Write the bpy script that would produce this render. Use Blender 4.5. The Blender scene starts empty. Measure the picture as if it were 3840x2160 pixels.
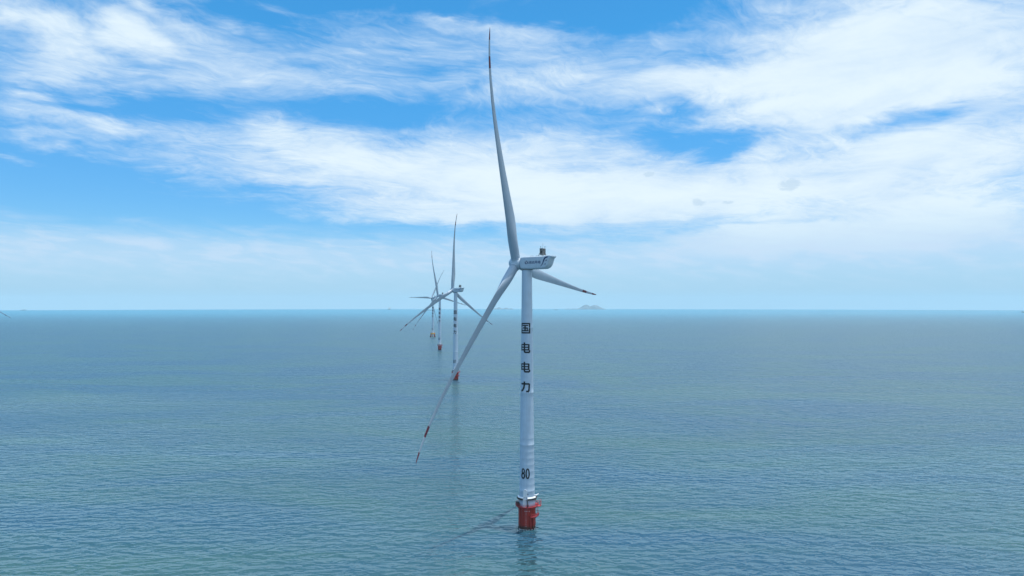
import bpy, bmesh, math, random
from mathutils import Vector, Matrix, Euler

random.seed(7)
scene = bpy.context.scene
COL = scene.collection
R = math.radians

# ------------------------------------------------------------------ camera
CAM_H = 105.0                                   # drone height above the sea
cam = bpy.data.cameras.new('camera')
cam.sensor_width = 36.0
cam.lens = 24.0
cam.clip_start = 1.0
cam.clip_end = 80000.0
camo = bpy.data.objects.new('camera', cam)
COL.objects.link(camo)
camo.location = (0, 0, CAM_H)
camo.rotation_euler = (R(90.0 + 1.343), 0, 0)
scene.camera = camo

# ------------------------------------------------------------------ render settings
scene.render.engine = 'CYCLES'
scene.view_settings.view_transform = 'Standard'
scene.view_settings.look = 'None'
scene.view_settings.exposure = 0.09
scene.view_settings.gamma = 1.0
scene.view_settings.use_curve_mapping = False
scene.cycles.use_denoising = True
scene.cycles.use_adaptive_sampling = False
scene.cycles.max_bounces = 6
scene.cycles.diffuse_bounces = 3
scene.cycles.glossy_bounces = 3
scene.cycles.volume_bounces = 1
scene.cycles.sample_clamp_indirect = 2.0
scene.cycles.sample_clamp_direct = 0.96
scene.cycles.pixel_filter_type = 'BLACKMAN_HARRIS'
scene.cycles.filter_width = 1.5

# ------------------------------------------------------------------ sun
SUN_DIR = Vector((15.0, 1.0, 127.0)).normalized()
SUN_EL = math.asin(SUN_DIR.z)
SUN_AZ = math.atan2(SUN_DIR.x, SUN_DIR.y)
sun = bpy.data.lights.new('sun', 'SUN')
sun.energy = 3.5
sun.angle = R(0.53)
sun.color = (1.0, 0.97, 0.925)
suno = bpy.data.objects.new('sun', sun)
COL.objects.link(suno)
suno.location = (0, 0, 400)
suno.rotation_euler = SUN_DIR.to_track_quat('Z', 'Y').to_euler()


# ------------------------------------------------------------------ node helper
class NT:
    def __init__(self, tree):
        self.t = tree
        self.n = tree.nodes
        self.l = tree.links

    def new(self, kind, **kw):
        nd = self.n.new(kind)
        for k, v in kw.items():
            setattr(nd, k, v)
        return nd

    def put(self, sock, v):
        if isinstance(v, bpy.types.NodeSocket):
            self.l.new(v, sock)
        elif v is not None:
            sock.default_value = v

    def math(self, op, a, b=None, c=None, clamp=False):
        nd = self.new('ShaderNodeMath', operation=op)
        nd.use_clamp = clamp
        self.put(nd.inputs[0], a)
        if b is not None:
            self.put(nd.inputs[1], b)
        if c is not None:
            self.put(nd.inputs[2], c)
        return nd.outputs[0]

    def vmath(self, op, a, b=None, scale=None):
        nd = self.new('ShaderNodeVectorMath', operation=op)
        self.put(nd.inputs[0], a)
        if b is not None:
            self.put(nd.inputs[1], b)
        if scale is not None:
            self.put(nd.inputs['Scale'], scale)
        return nd.outputs['Value'] if op in ('LENGTH', 'DOT_PRODUCT') else nd.outputs['Vector']

    def mapping(self, v, loc=(0, 0, 0), rot=(0, 0, 0), sc=(1, 1, 1), kind='POINT'):
        nd = self.new('ShaderNodeMapping', vector_type=kind)
        self.put(nd.inputs['Vector'], v)
        nd.inputs['Location'].default_value = loc
        nd.inputs['Rotation'].default_value = rot
        nd.inputs['Scale'].default_value = sc
        return nd.outputs[0]

    def noise(self, v, scale=1.0, detail=4.0, rough=0.5, dist=0.0, lac=2.0, out='Fac'):
        nd = self.new('ShaderNodeTexNoise')
        self.put(nd.inputs['Vector'], v)
        nd.inputs['Scale'].default_value = scale
        nd.inputs['Detail'].default_value = detail
        nd.inputs['Roughness'].default_value = rough
        nd.inputs['Lacunarity'].default_value = lac
        nd.inputs['Distortion'].default_value = dist
        return nd.outputs[out]

    def smooth(self, v, a, b, lo=0.0, hi=1.0):
        nd = self.new('ShaderNodeMapRange', interpolation_type='SMOOTHSTEP')
        self.put(nd.inputs[0], v)
        nd.inputs[1].default_value = a
        nd.inputs[2].default_value = b
        nd.inputs[3].default_value = lo
        nd.inputs[4].default_value = hi
        return nd.outputs[0]

    def mix(self, f, a, b, blend='MIX'):
        nd = self.new('ShaderNodeMix', data_type='RGBA', blend_type=blend)
        self.put(nd.inputs[0], f)
        for s, v in ((nd.inputs[6], a), (nd.inputs[7], b)):
            if isinstance(v, (tuple, list)) and len(v) == 3:
                v = (*v, 1.0)
            self.put(s, v)
        return nd.outputs[2]


# ------------------------------------------------------------------ world: Nishita sky under cirrus
# cloud banks: (bearing deg, elevation deg, half width, half height, slope deg, weight)
CLOUD_BANKS = [
    (28.5, 19.3, 21.5, 7.45, 0, 1.0), (29.3, 11.2, 22.9, 10.5, 3, 1.05), (22.1, 17.0, 15.3, 3.84, 0, 0.45), (33.5, 15.4, 11.0, 7.0, 0, 0.4),
    (26.7, 8.8, 17.8, 3.73, 2, 0.6), (23.1, 20.8, 11.4, 2.2, 0, 0.3), (6.3, 16.1, 11.0, 1.66, -3, 0.3), (0.7, 11.1, 24.3, 4.99, -3, 1.25),
    (-12.6, 11.7, 14.7, 3.59, -8, 0.42), (1.8, 8.7, 25.2, 3.3, -2, 0.8), (-6.0, 7.3, 21.2, 1.65, -4, 0.75), (9.6, 7.7, 16.0, 3.27, 2, 0.55),
    (-13.7, 18.8, 23.3, 4.54, 0, 0.48), (-19.9, 17.3, 11.1, 1.36, 8, 0.35), (-9.4, 20.3, 15.1, 1.38, 3, 0.25), (-24.6, 18.2, 14.8, 2.79, -12, 0.38),
    (-33.3, 17.4, 12.6, 5.52, -8, 0.33), (-34.9, 18.8, 5.5, 1.34, -14, 0.75), (-29.3, 19.2, 3.3, 1.68, -10, 0.85), (-34.0, 17.2, 5.3, 1.37, -16, 0.65),
    (-36.2, 14.9, 6.2, 1.37, 8, 0.4), (-31.7, 15.9, 6.9, 1.43, 4, 0.3), (-34.5, 12.8, 6.1, 1.24, -7, 0.85), (-29.8, 12.7, 6.1, 0.63, -5, 0.5),
    (-34.3, 11.0, 2.2, 0.81, -5, 0.65), (-36.4, 9.9, 2.6, 0.42, 0, 0.45), (-36.2, 14.0, 2.5, 0.52, -4, 0.5), (-31.2, 14.4, 1.5, 0.54, 0, 0.3),
    (-22.8, 12.6, 11.8, 2.78, -12, 0.4), (-18.9, 13.8, 12.0, 3.23, -14, 0.4), (-22.6, 10.3, 11.8, 1.17, -6, 0.8), (-25.6, 11.6, 6.0, 0.98, -10, 0.35),
    (-5.0, 22.6, 13.6, 1.07, -8, 0.6), (0.7, 21.1, 19.5, 1.59, -5, 0.5), (9.6, 18.0, 17.1, 2.63, -3, 0.6), (-0.5, 17.7, 19.5, 2.27, 2, 0.35),
    (11.6, 15.8, 2.6, 0.53, 12, 0.6), (-22.3, 21.0, 3.3, 0.83, -12, 0.5), (-28.2, 21.4, 5.3, 0.87, -14, 0.4), (-27.1, 20.8, 4.5, 1.24, -20, 0.3),
    (-20.0, 22.6, 2.4, 1.1, -30, 0.25), (27.5, 5.2, 20.9, 2.17, 4, 0.7), (20.0, 5.0, 11.8, 1.68, 3, 0.55), (33.3, 6.3, 11.0, 2.6, 6, 0.5),
    (-25.6, 8.5, 7.7, 0.32, -5, 0.2), (-33.3, 5.0, 1.9, 0.34, 0, 0.4), (-28.0, 4.6, 2.6, 0.51, -3, 0.4), (-21.8, 4.7, 3.3, 0.41, -4, 0.25),
    (-32.4, 3.2, 16.0, 2.27, -2, 0.42), (-4.9, 3.8, 23.1, 2.22, 0, 0.32), (-35.7, 2.4, 2.1, 0.62, -8, 0.25), (-33.9, 3.1, 1.5, 0.48, -12, 0.3),
    (-30.9, 1.5, 0.8, 0.27, 0, 0.3), (-28.7, 2.0, 0.7, 0.24, 0, 0.2), (36.0, 2.6, 0.7, 0.54, 0, 0.25), (18.8, 2.1, 1.4, 0.42, -6, 0.25),
    (22.9, 4.3, 23.9, 2.88, 2, 0.45), (15.2, 12.9, 6.9, 1.66, -6, -1.05), (17.8, 11.9, 3.1, 0.93, 10, -0.7), (30.0, 13.1, 5.6, 1.11, 12, -0.9),
    (33.4, 13.3, 3.5, 0.61, 14, -0.6), (15.0, 15.7, 6.9, 1.26, -4, -0.75), (17.1, 19.1, 6.8, 1.07, -8, -0.5), (2.9, 15.8, 9.4, 0.94, -4, -0.15),
    (-12.6, 15.3, 10.6, 1.75, 0, -0.45), (-27.4, 14.4, 10.6, 1.41, 3, -0.6), (-13.7, 23.6, 16.7, 1.4, 0, -0.6), (7.4, 23.1, 9.5, 2.11, -8, -0.75),
    (-20.7, 21.3, 5.1, 1.29, -14, -0.6), (-24.2, 21.4, 2.4, 1.26, -10, -0.3), (-5.0, 19.2, 5.8, 0.73, 0, -0.25), (3.6, 11.3, 4.9, 0.74, 0, -0.35),
    (1.8, 6.6, 17.4, 0.58, 0, -0.35), (-29.9, 6.6, 11.8, 2.31, 0, -0.5), (-34.0, 9.1, 6.5, 1.46, 0, -0.4), (-13.6, 5.9, 14.6, 1.08, 0, -0.3),
    (21.0, 6.3, 17.3, 0.37, 5, -0.3), (28.4, 2.8, 15.5, 0.98, 3, -0.1),
]
world = bpy.data.worlds.new('World')
scene.world = world
world.use_nodes = True
W = NT(world.node_tree)
W.n.clear()
wout = W.new('ShaderNodeOutputWorld')
bg = W.new('ShaderNodeBackground')
W.l.new(bg.outputs[0], wout.inputs['Surface'])
SKY_STRENGTH = 0.1
bg.inputs['Strength'].default_value = SKY_STRENGTH
tc = W.new('ShaderNodeTexCoord')
sep = W.new('ShaderNodeSeparateXYZ')
W.l.new(tc.outputs['Generated'], sep.inputs[0])
dx, dy, dz = sep.outputs
zc = W.math('MAXIMUM', dz, 0.0)
cmb = W.new('ShaderNodeCombineXYZ')
W.put(cmb.inputs[0], dx); W.put(cmb.inputs[1], dy)
W.put(cmb.inputs[2], W.math('MAXIMUM', dz, 0.02))
sky = W.new('ShaderNodeTexSky')
sky.sky_type = 'NISHITA'
sky.sun_disc = False
sky.sun_elevation = SUN_EL
sky.sun_rotation = SUN_AZ
sky.altitude = 100.0
sky.air_density = 1.0
sky.dust_density = 0.6
sky.ozone_density = 2.0
W.l.new(cmb.outputs[0], sky.inputs['Vector'])
el = W.math('MULTIPLY', W.math('ARCSINE', dz), 57.29578)
az = W.math('MULTIPLY', W.math('ARCTAN2', dx, dy), 57.29578)
ae = W.new('ShaderNodeCombineXYZ')
W.put(ae.inputs[0], az); W.put(ae.inputs[1], el)
AE = ae.outputs[0]
# the cloud sheet seen in perspective
inv = W.math('DIVIDE', 1.0, W.math('ADD', zc, 0.11))
pl = W.new('ShaderNodeCombineXYZ')
W.put(pl.inputs[0], W.math('MULTIPLY', dx, inv)); W.put(pl.inputs[1], W.math('MULTIPLY', dy, inv))
PL = pl.outputs[0]
pw = W.noise(PL, 1.3, 4, 0.5, 0.0, out='Color')
PLW = W.vmath('ADD', PL, W.vmath('SCALE', W.vmath('SUBTRACT', pw, (0.5, 0.5, 0.5)), scale=0.9))
fib = W.noise(W.mapping(PLW, rot=(0, 0, R(36)), sc=(1.7, 0.85, 1), kind='TEXTURE'), 2.5, 10, 0.60, 0.5)
fine = W.noise(W.mapping(PLW, loc=(3.1, 1.7, 0), rot=(0, 0, R(18)), sc=(1.9, 0.85, 1), kind='TEXTURE'), 7.5, 8, 0.64, 1.0)
wisp = W.noise(W.mapping(AE, loc=(5, 9, 0), rot=(0, 0, R(9)), sc=(0.10, 0.62, 1)), 1.0, 8, 0.60, 0.5)
wc = W.noise(W.mapping(AE, sc=(0.16, 0.40, 1)), 1.0, 5, 0.55, 0.4, out='Color')
warp = W.vmath('MULTIPLY', W.vmath('SUBTRACT', wc, (0.5, 0.5, 0.5)), (9.0, 2.6, 0.0))
AEW = W.vmath('ADD', AE, warp)
dens = None
for (ca, ce, ra, re, rot, w) in CLOUD_BANKS:
    mp = W.mapping(AEW, loc=(ca, ce, 0), rot=(0, 0, R(rot * 0.6)), sc=(ra, re, 1), kind='TEXTURE')
    g = W.new('ShaderNodeTexGradient', gradient_type='SPHERICAL')
    W.l.new(mp, g.inputs[0])
    dens = W.math('MULTIPLY_ADD', g.outputs['Fac'], w * 1.02, dens if dens is not None else 0.0)
# cirrus added out of view, denser on the right, to light tower and sea
high = W.smooth(el, 25.0, 40.0, 0.0, 0.62)
side = W.math('ADD', W.smooth(az, 42.0, 60.0, 0.0, 1.1), W.smooth(az, -60.0, -120.0, 0.0, 0.45))
dens = W.math('ADD', dens, W.math('MAXIMUM', high, side))
dens = W.math('ADD', dens, W.smooth(el, 7.0, 12.0, 0.0, 0.13))
nz = W.math('ADD', W.math('MULTIPLY', W.math('SUBTRACT', fib, 0.5), 1.5),
            W.math('MULTIPLY', W.math('SUBTRACT', fine, 0.5), 0.80))
feath = W.noise(W.mapping(PLW, loc=(7.7, 2.2, 0), rot=(0, 0, R(52)), sc=(2.2, 0.8, 1), kind='TEXTURE'), 15.0, 6, 0.62, 1.2)
nz = W.math('ADD', nz, W.math('MULTIPLY', W.math('SUBTRACT', feath, 0.5), 0.5))
nz = W.math('ADD', nz, W.math('MULTIPLY', W.math('SUBTRACT', wisp, 0.5), 0.75))
# noise fades near the horizon, where the air hides it
nzf = W.math('MULTIPLY', nz, W.math('MULTIPLY', W.smooth(el, 0.5, 9.0, 0.35, 1.0), W.smooth(dens, 0.9, 2.2, 1.0, 0.55)))
dsum = W.math('ADD', dens, nzf)
alpha = W.smooth(dsum, 0.0, 1.40)
# small grey scud below the sheet
scud = None
for (ca, ce, ra, re) in ((15.3, 8.2, 2.0, 1.0), (22.2, 9.2, 2.9, 1.4), (11.4, 10.6, 1.5, 0.8), (17.6, 8.1, 1.6, 0.4)):
    mp = W.mapping(AE, loc=(ca, ce, 0), sc=(ra, re, 1), kind='TEXTURE')
    g = W.new('ShaderNodeTexGradient', gradient_type='QUADRATIC_SPHERE')
    W.l.new(mp, g.inputs[0])
    scud = W.math('ADD', scud, g.outputs['Fac']) if scud is not None else g.outputs['Fac']
sn = W.noise(W.mapping(AE, sc=(1, 1.7, 1)), 1.6, 8, 0.68, 0.8)
scudf = W.smooth(W.math('MULTIPLY', scud, sn), 0.20, 0.33, 0.0, 0.5)
# tint of clear sky and cloud
skyc = W.new('ShaderNodeVectorMath', operation='MULTIPLY')
W.l.new(sky.outputs[0], skyc.inputs[0])
tint = W.mix(W.smooth(el, 4.0, 22.0), (0.51, 1.03, 1.45), (0.36, 1.27, 1.68))
W.l.new(W.mix(W.smooth(el, 26.0, 45.0), tint, (0.68, 1.72, 2.2)), skyc.inputs[1])  # sky above the view, brightened to light sea and tower
SKYC = skyc.outputs['Vector']
soft = W.noise(W.mapping(AE, loc=(2, 6, 0), rot=(0, 0, R(5)), sc=(12.0, 2.6, 1), kind='TEXTURE'), 1.0, 5, 0.55, 0.4)
thick = W.smooth(W.math('ADD', dsum, W.math('MULTIPLY', W.math('SUBTRACT', soft, 0.5), 2.2)), 0.5, 2.0)
cl_col = W.mix(thick, (5.9, 7.5, 9.2), (7.8, 9.0, 9.65))
glow = W.vmath('DOT_PRODUCT', tc.outputs['Generated'], tuple(SUN_DIR))
cl_col = W.mix(W.smooth(el, 26.0, 40.0), cl_col, (5.2, 7.2, 9.2))
cl_col = W.vmath('SCALE', cl_col, scale=W.math('ADD', 1.0, W.math('MULTIPLY', W.smooth(glow, 0.55, 1.0), 0.7)))
low = W.smooth(el, 0.0, 9.0, 1.0, 0.0)
cl_col = W.mix(low, cl_col, (5.3, 7.3, 8.9))
skymix = W.mix(W.math('MULTIPLY', alpha, 0.97), SKYC, cl_col)
skymix = W.mix(scudf, skymix, (4.6, 6.3, 8.0))
# pale band of air along the horizon
hz = W.math('POWER', W.smooth(el, -0.5, 9.0, 1.0, 0.0), 1.5)
skymix = W.mix(W.math('MULTIPLY', hz, 0.80), skymix, (4.15, 6.5, 8.95))
# thin low stratus far off, its ragged top about five degrees up
ln = W.noise(W.mapping(AE, loc=(1, 3, 0), rot=(0, 0, R(-4)), sc=(5.5, 0.95, 1), kind='TEXTURE'), 1.0, 7, 0.60, 0.5)
lband = W.math('MULTIPLY', W.smooth(W.math('ADD', el, W.math('MULTIPLY', W.math('SUBTRACT', ln, 0.5), 3.2)), 4.0, 6.6, 1.0, 0.0), W.smooth(el, 0.3, 4.0, 0.0, 1.0))
lpat = W.smooth(W.noise(W.mapping(AE, loc=(8, 2, 0), rot=(0, 0, R(-7)), sc=(3.2, 0.75, 1), kind='TEXTURE'), 1.0, 6, 0.6, 0.5), 0.42, 0.66)
skymix = W.mix(W.math('MULTIPLY', lband, W.math('ADD', W.math('MULTIPLY', lpat, 0.36), 0.50)), skymix, (5.6, 7.2, 9.0))
W.l.new(skymix, bg.inputs['Color'])


# ------------------------------------------------------------------ materials
def principled(name, color, rough=0.5, metal=0.0, spec=0.5):
    m = bpy.data.materials.new(name)
    m.use_nodes = True
    t = NT(m.node_tree)
    b = m.node_tree.nodes['Principled BSDF']
    b.inputs['Base Color'].default_value = (*color, 1)
    b.inputs['Roughness'].default_value = rough
    b.inputs['Metallic'].default_value = metal
    b.inputs['Specular IOR Level'].default_value = spec
    return m, t, b


def paint(name, color, rough=0.4, var=0.06, scale=0.35, streak=True):
    """weathered marine paint: faint blotches and vertical run marks"""
    m, t, b = principled(name, color, rough)
    co = t.new('ShaderNodeTexCoord').outputs['Object']
    n1 = t.noise(co, scale, 5, 0.6)
    fac = n1
    if streak:
        n2 = t.noise(t.mapping(co, sc=(1.6, 1.6, 0.05)), 1.0, 4, 0.6)
        fac = t.math('ADD', t.math('MULTIPLY', n1, 0.5), t.math('MULTIPLY', n2, 0.5))
    lo = tuple(c * (1 - var * 1.6) for c in color)
    hi = tuple(min(1, c * (1 + var)) for c in color)
    t.put(b.inputs['Base Color'], t.mix(t.smooth(fac, 0.3, 0.7), lo, hi))
    t.put(b.inputs['Roughness'], t.smooth(n1, 0.2, 0.8, rough * 0.85, rough * 1.2))
    return m


M = {}
M['white'] = paint('light_grey_paint', (0.47, 0.565, 0.66), 0.38)
M['nacelle'] = paint('nacelle_gelcoat', (0.46, 0.54, 0.61), 0.34, 0.05)
M['blade'] = paint('blade_gelcoat', (0.33, 0.40, 0.475), 0.32, 0.05, 0.1, False)
M['band'] = paint('blade_red_paint', (0.14, 0.008, 0.024), 0.4, 0.1, 0.2, False)
M['black'] = paint('black_lettering', (0.006, 0.007, 0.010), 0.45, 0.1, 0.4, False)
M['navy'] = paint('navy_marking', (0.012, 0.035, 0.12), 0.45, 0.1, 0.4, False)
M['pale'] = paint('white_marking', (0.78, 0.79, 0.80), 0.45, 0.05, 0.4, False)
M['rail'] = paint('red_railing_paint', (0.50, 0.055, 0.06), 0.5, 0.12, 0.8, False)
M['steel'] = paint('grey_steel', (0.22, 0.22, 0.21), 0.5, 0.15, 0.9, False)
M['dark'] = paint('dark_fittings', (0.05, 0.042, 0.035), 0.55, 0.2, 0.9, False)
M['brown'] = paint('brown_grille', (0.17, 0.16, 0.155), 0.6, 0.2, 2.0, False)
M['yellow'] = paint('yellow_paint', (0.75, 0.36, 0.04), 0.5, 0.1, 0.4, False)
M['concrete'] = paint('grey_concrete', (0.42, 0.40, 0.37), 0.8, 0.12, 0.4, False)
M['hullred'] = paint('hull_paint', (0.10, 0.06, 0.06), 0.5, 0.15, 0.1, False)
M['hulldark'] = paint('dark_hull_paint', (0.03, 0.04, 0.055), 0.5, 0.15, 0.1, False)
M['house'] = paint('deckhouse_paint', (0.60, 0.60, 0.58), 0.5, 0.08, 0.1, False)
M['glass'], _, _ = principled('window_glass', (0.02, 0.03, 0.04), 0.1)


def pile_material():
    m, t, b = principled('red_pile_paint', (0.5, 0.06, 0.04), 0.48)
    co = t.new('ShaderNodeTexCoord').outputs['Object']
    n1 = t.noise(co, 0.6, 6, 0.62)
    n2 = t.noise(t.mapping(co, sc=(2.2, 2.2, 0.10)), 1.0, 5, 0.65)
    base = t.mix(t.smooth(n2, 0.32, 0.70), (0.40, 0.036, 0.022), (0.27, 0.024, 0.016))
    base = t.mix(t.smooth(n1, 0.58, 0.78, 0, 0.6), base, (0.20, 0.05, 0.03))
    s = t.new('ShaderNodeSeparateXYZ')
    t.l.new(co, s.inputs[0])
    # marine growth just above the water
    edge = t.math('ADD', s.outputs[2], t.math('MULTIPLY', n1, 2.2))
    base = t.mix(t.smooth(edge, 1.9, 3.4, 0.9, 0.0), base, (0.045, 0.04, 0.03))
    t.put(b.inputs['Base Color'], base)
    return m


M['pile'] = pile_material()


def water_material():
    m, t, b = principled('sea_water', (0.02, 0.07, 0.09), 0.08)
    b.inputs['IOR'].default_value = 1.56
    geo = t.new('ShaderNodeNewGeometry')
    P = geo.outputs['Position']

    def layer(rot, sx, sy, scale, detail, rough, dist=0.3, loc=(0, 0, 0)):
        return t.noise(t.mapping(P, loc=loc, rot=(0, 0, R(rot)), sc=(sx, sy, 1)), scale, detail, rough, dist)
    # gust patches: rougher and smoother water
    patch = layer(12, 0.0026, 0.0075, 1.0, 5, 0.55, 0.5, (2.2, 0.4, 0))
    amp = t.smooth(patch, 0.3, 0.70, 0.62, 1.22)

    # wave heights, and their slopes by small steps east and north, so that far waves
    # tilt the mirror just as near ones do
    def wave(rot, sx, sy, detail, rough, hgt, eps, loc):
        hs = []
        for off in ((0, 0, 0), (eps, 0, 0), (0, eps, 0)):
            p = t.vmath('ADD', P, off) if any(off) else P
            hs.append(t.noise(t.mapping(p, loc=loc, rot=(0, 0, R(rot)), sc=(sx, sy, 1)), 1.0, detail, rough, 0.25))
        c = t.new('ShaderNodeCombineXYZ')
        for k in (1, 2):
            t.put(c.inputs[k - 1], t.math('MULTIPLY', t.math('SUBTRACT', hs[0], hs[k]), hgt / eps))
        return hs[0], c.outputs[0]
    h0, w0 = wave(6, 0.026, 0.050, 2, 0.5, 6.0, 0.8, (3, 8, 0))
    chop, w1 = wave(-12, 0.13, 0.25, 2, 0.5, 9.0, 0.25, (40, 11, 0))
    ha, wa = wave(4, 0.046, 0.095, 2, 0.5, 6.0, 0.4, (22, 61, 0))
    h2, w2 = wave(17, 0.34, 0.50, 2, 0.50, 0.95, 0.08, (70, 31, 0))
    h3, w3 = wave(-5, 1.30, 1.90, 1, 0.5, 0.022, 0.03, (12, 55, 0))
    sl = t.vmath('ADD', t.vmath('ADD', wa, t.vmath('ADD', w0, w1)), t.vmath('SCALE', t.vmath('ADD', w2, w3), scale=amp))
    # waves break rather than stand steeper than this
    ln_ = t.math('DIVIDE', t.vmath('LENGTH', sl), 0.58)
    lim = t.math('DIVIDE', 1.0, t.math('SQRT', t.math('ADD', 1.0, t.math('MULTIPLY', ln_, ln_))))
    sl = t.vmath('SCALE', sl, scale=lim)
    nrm = t.vmath('NORMALIZE', t.vmath('ADD', sl, (0.0, 0.0, 1.0)))
    t.l.new(nrm, b.inputs['Normal'])
    # suspended silt: greener and bluer drifts of water
    silt = layer(24, 0.0042, 0.0105, 1.0, 5, 0.6, 0.6, (9.1, 4.4, 0))
    colr = t.mix(t.smooth(silt, 0.34, 0.68), (0.018, 0.076, 0.124), (0.035, 0.100, 0.100))
    # paler towards the horizon: distance haze painted into the far water's colour
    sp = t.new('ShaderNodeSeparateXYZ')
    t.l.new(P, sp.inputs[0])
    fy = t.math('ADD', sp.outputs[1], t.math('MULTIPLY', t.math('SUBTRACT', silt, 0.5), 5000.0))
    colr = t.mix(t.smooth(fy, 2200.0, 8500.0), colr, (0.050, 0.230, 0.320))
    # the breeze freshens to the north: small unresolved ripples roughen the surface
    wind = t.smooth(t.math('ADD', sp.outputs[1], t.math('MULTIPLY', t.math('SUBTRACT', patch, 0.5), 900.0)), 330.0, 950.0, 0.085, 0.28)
    foamn = t.noise(t.mapping(P, rot=(0, 0, R(5)), sc=(0.22, 0.55, 1)), 1.0, 6, 0.65, 0.6)
    foam = t.math('MULTIPLY', t.smooth(foamn, 0.78, 0.81), t.smooth(chop, 0.52, 0.62))
    colr = t.mix(foam, colr, (0.75, 0.78, 0.80))
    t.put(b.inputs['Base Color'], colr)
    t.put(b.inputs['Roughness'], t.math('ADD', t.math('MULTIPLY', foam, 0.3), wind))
    return m


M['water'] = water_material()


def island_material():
    m, t, b = principled('island_haze_tint', (0.06, 0.085, 0.05), 0.9)
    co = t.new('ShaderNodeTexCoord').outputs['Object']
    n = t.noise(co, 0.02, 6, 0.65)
    t.put(b.inputs['Base Color'], t.mix(t.smooth(n, 0.45, 0.62), (0.13, 0.19, 0.225), (0.19, 0.23, 0.25)))  # pale blue-grey: the fade of distant haze put into the land colour
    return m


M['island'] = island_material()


# ------------------------------------------------------------------ mesh builder
class MB:
    def __init__(self):
        self.v = []
        self.f = []
        self.m = []

    def add(self, vs, fs, mi=0):
        o = len(self.v)
        self.v += [tuple(p) for p in vs]
        self.f += [tuple(i + o for i in q) for q in fs]
        self.m += [mi] * len(fs)
        return self

    def box(self, c, s, rot=None, mi=0):
        hx, hy, hz_ = s[0] / 2, s[1] / 2, s[2] / 2
        vs = [Vector((x, y, z)) for x in (-hx, hx) for y in (-hy, hy) for z in (-hz_, hz_)]
        if rot is not None:
            mt = rot if isinstance(rot, Matrix) else Euler(rot).to_matrix()
            vs = [mt @ v for v in vs]
        vs = [v + Vector(c) for v in vs]
        return self.add(vs, [(0, 1, 3, 2), (4, 6, 7, 5), (0, 4, 5, 1), (2, 3, 7, 6), (0, 2, 6, 4), (1, 5, 7, 3)], mi)

    def tube(self, p0, p1, r0, r1=None, seg=8, mi=0, caps=True):
        p0, p1 = Vector(p0), Vector(p1)
        r1 = r0 if r1 is None else r1
        q = (p1 - p0).to_track_quat('Z', 'Y')
        vs = []
        for p, r in ((p0, r0), (p1, r1)):
            for i in range(seg):
                a = 2 * math.pi * i / seg
                vs.append(p + q @ Vector((r * math.cos(a), r * math.sin(a), 0)))
        fs = [(i, (i + 1) % seg, seg + (i + 1) % seg, seg + i) for i in range(seg)]
        if caps:
            fs += [tuple(range(seg - 1, -1, -1)), tuple(range(seg, 2 * seg))]
        return self.add(vs, fs, mi)

    def path(self, pts, r, seg=6, closed=False, mi=0):
        n = len(pts)
        for i in range(n if closed else n - 1):
            self.tube(pts[i], pts[(i + 1) % n], r, r, seg, mi)
        return self

    def lathe(self, prof, seg=64, a0=0.0, a1=2 * math.pi, mi=0, caps=True, axis=None):
        """prof: list of (radius, z)"""
        full = abs(a1 - a0 - 2 * math.pi) < 1e-6
        n = seg if full else seg + 1
        vs = []
        for (r, z) in prof:
            for i in range(n):
                a = a0 + (a1 - a0) * i / seg
                vs.append((r * math.cos(a), r * math.sin(a), z))
        fs = []
        for j in range(len(prof) - 1):
            for i in range(seg):
                k = (i + 1) % n
                fs.append((j * n + i, j * n + k, (j + 1) * n + k, (j + 1) * n + i))
        if caps and full:
            if prof[0][0] > 1e-4:
                fs.append(tuple(range(n - 1, -1, -1)))
            if prof[-1][0] > 1e-4:
                fs.append(tuple(range((len(prof) - 1) * n, len(prof) * n)))
        return self.add(vs, fs, mi)

    def loft(self, rings, mi=0, caps=True):
        n = len(rings[0])
        vs = [p for r in rings for p in r]
        fs = []
        for j in range(len(rings) - 1):
            for i in range(n):
                k = (i + 1) % n
                fs.append((j * n + i, j * n + k, (j + 1) * n + k, (j + 1) * n + i))
        if caps:
            fs.append(tuple(range(n - 1, -1, -1)))
            fs.append(tuple(range((len(rings) - 1) * n, len(rings) * n)))
        return self.add(vs, fs, mi)

    def build(self, name, mats, parent=None, smooth=None, loc=(0, 0, 0)):
        me = bpy.data.meshes.new(name)
        me.from_pydata(self.v, [], self.f)
        mats = mats if isinstance(mats, (list, tuple)) else [mats]
        for m in mats:
            me.materials.append(m)
        bm = bmesh.new()
        bm.from_mesh(me)
        for f, i in zip(bm.faces, self.m):
            f.material_index = i
        bmesh.ops.recalc_face_normals(bm, faces=bm.faces)
        if smooth is not None:
            for f in bm.faces:
                f.smooth = True
            for e in bm.edges:
                if len(e.link_faces) == 2 and e.calc_face_angle(0) > R(smooth):
                    e.smooth = False
        bm.to_mesh(me)
        bm.free()
        o = bpy.data.objects.new(name, me)
        COL.objects.link(o)
        o.location = loc
        if parent is not None:
            o.parent = parent
        return o


def tag(o, label, cat, group=None):
    o['label'] = label
    o['category'] = cat
    if group:
        o['group'] = group
    return o


def empty(name, loc, rz=0.0):
    o = bpy.data.objects.new(name, None)
    COL.objects.link(o)
    o.location = loc
    o.rotation_euler = (0, 0, rz)
    o.empty_display_size = 2.0
    return o


def structure(o):
    o['kind'] = 'structure'
    return o


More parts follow.
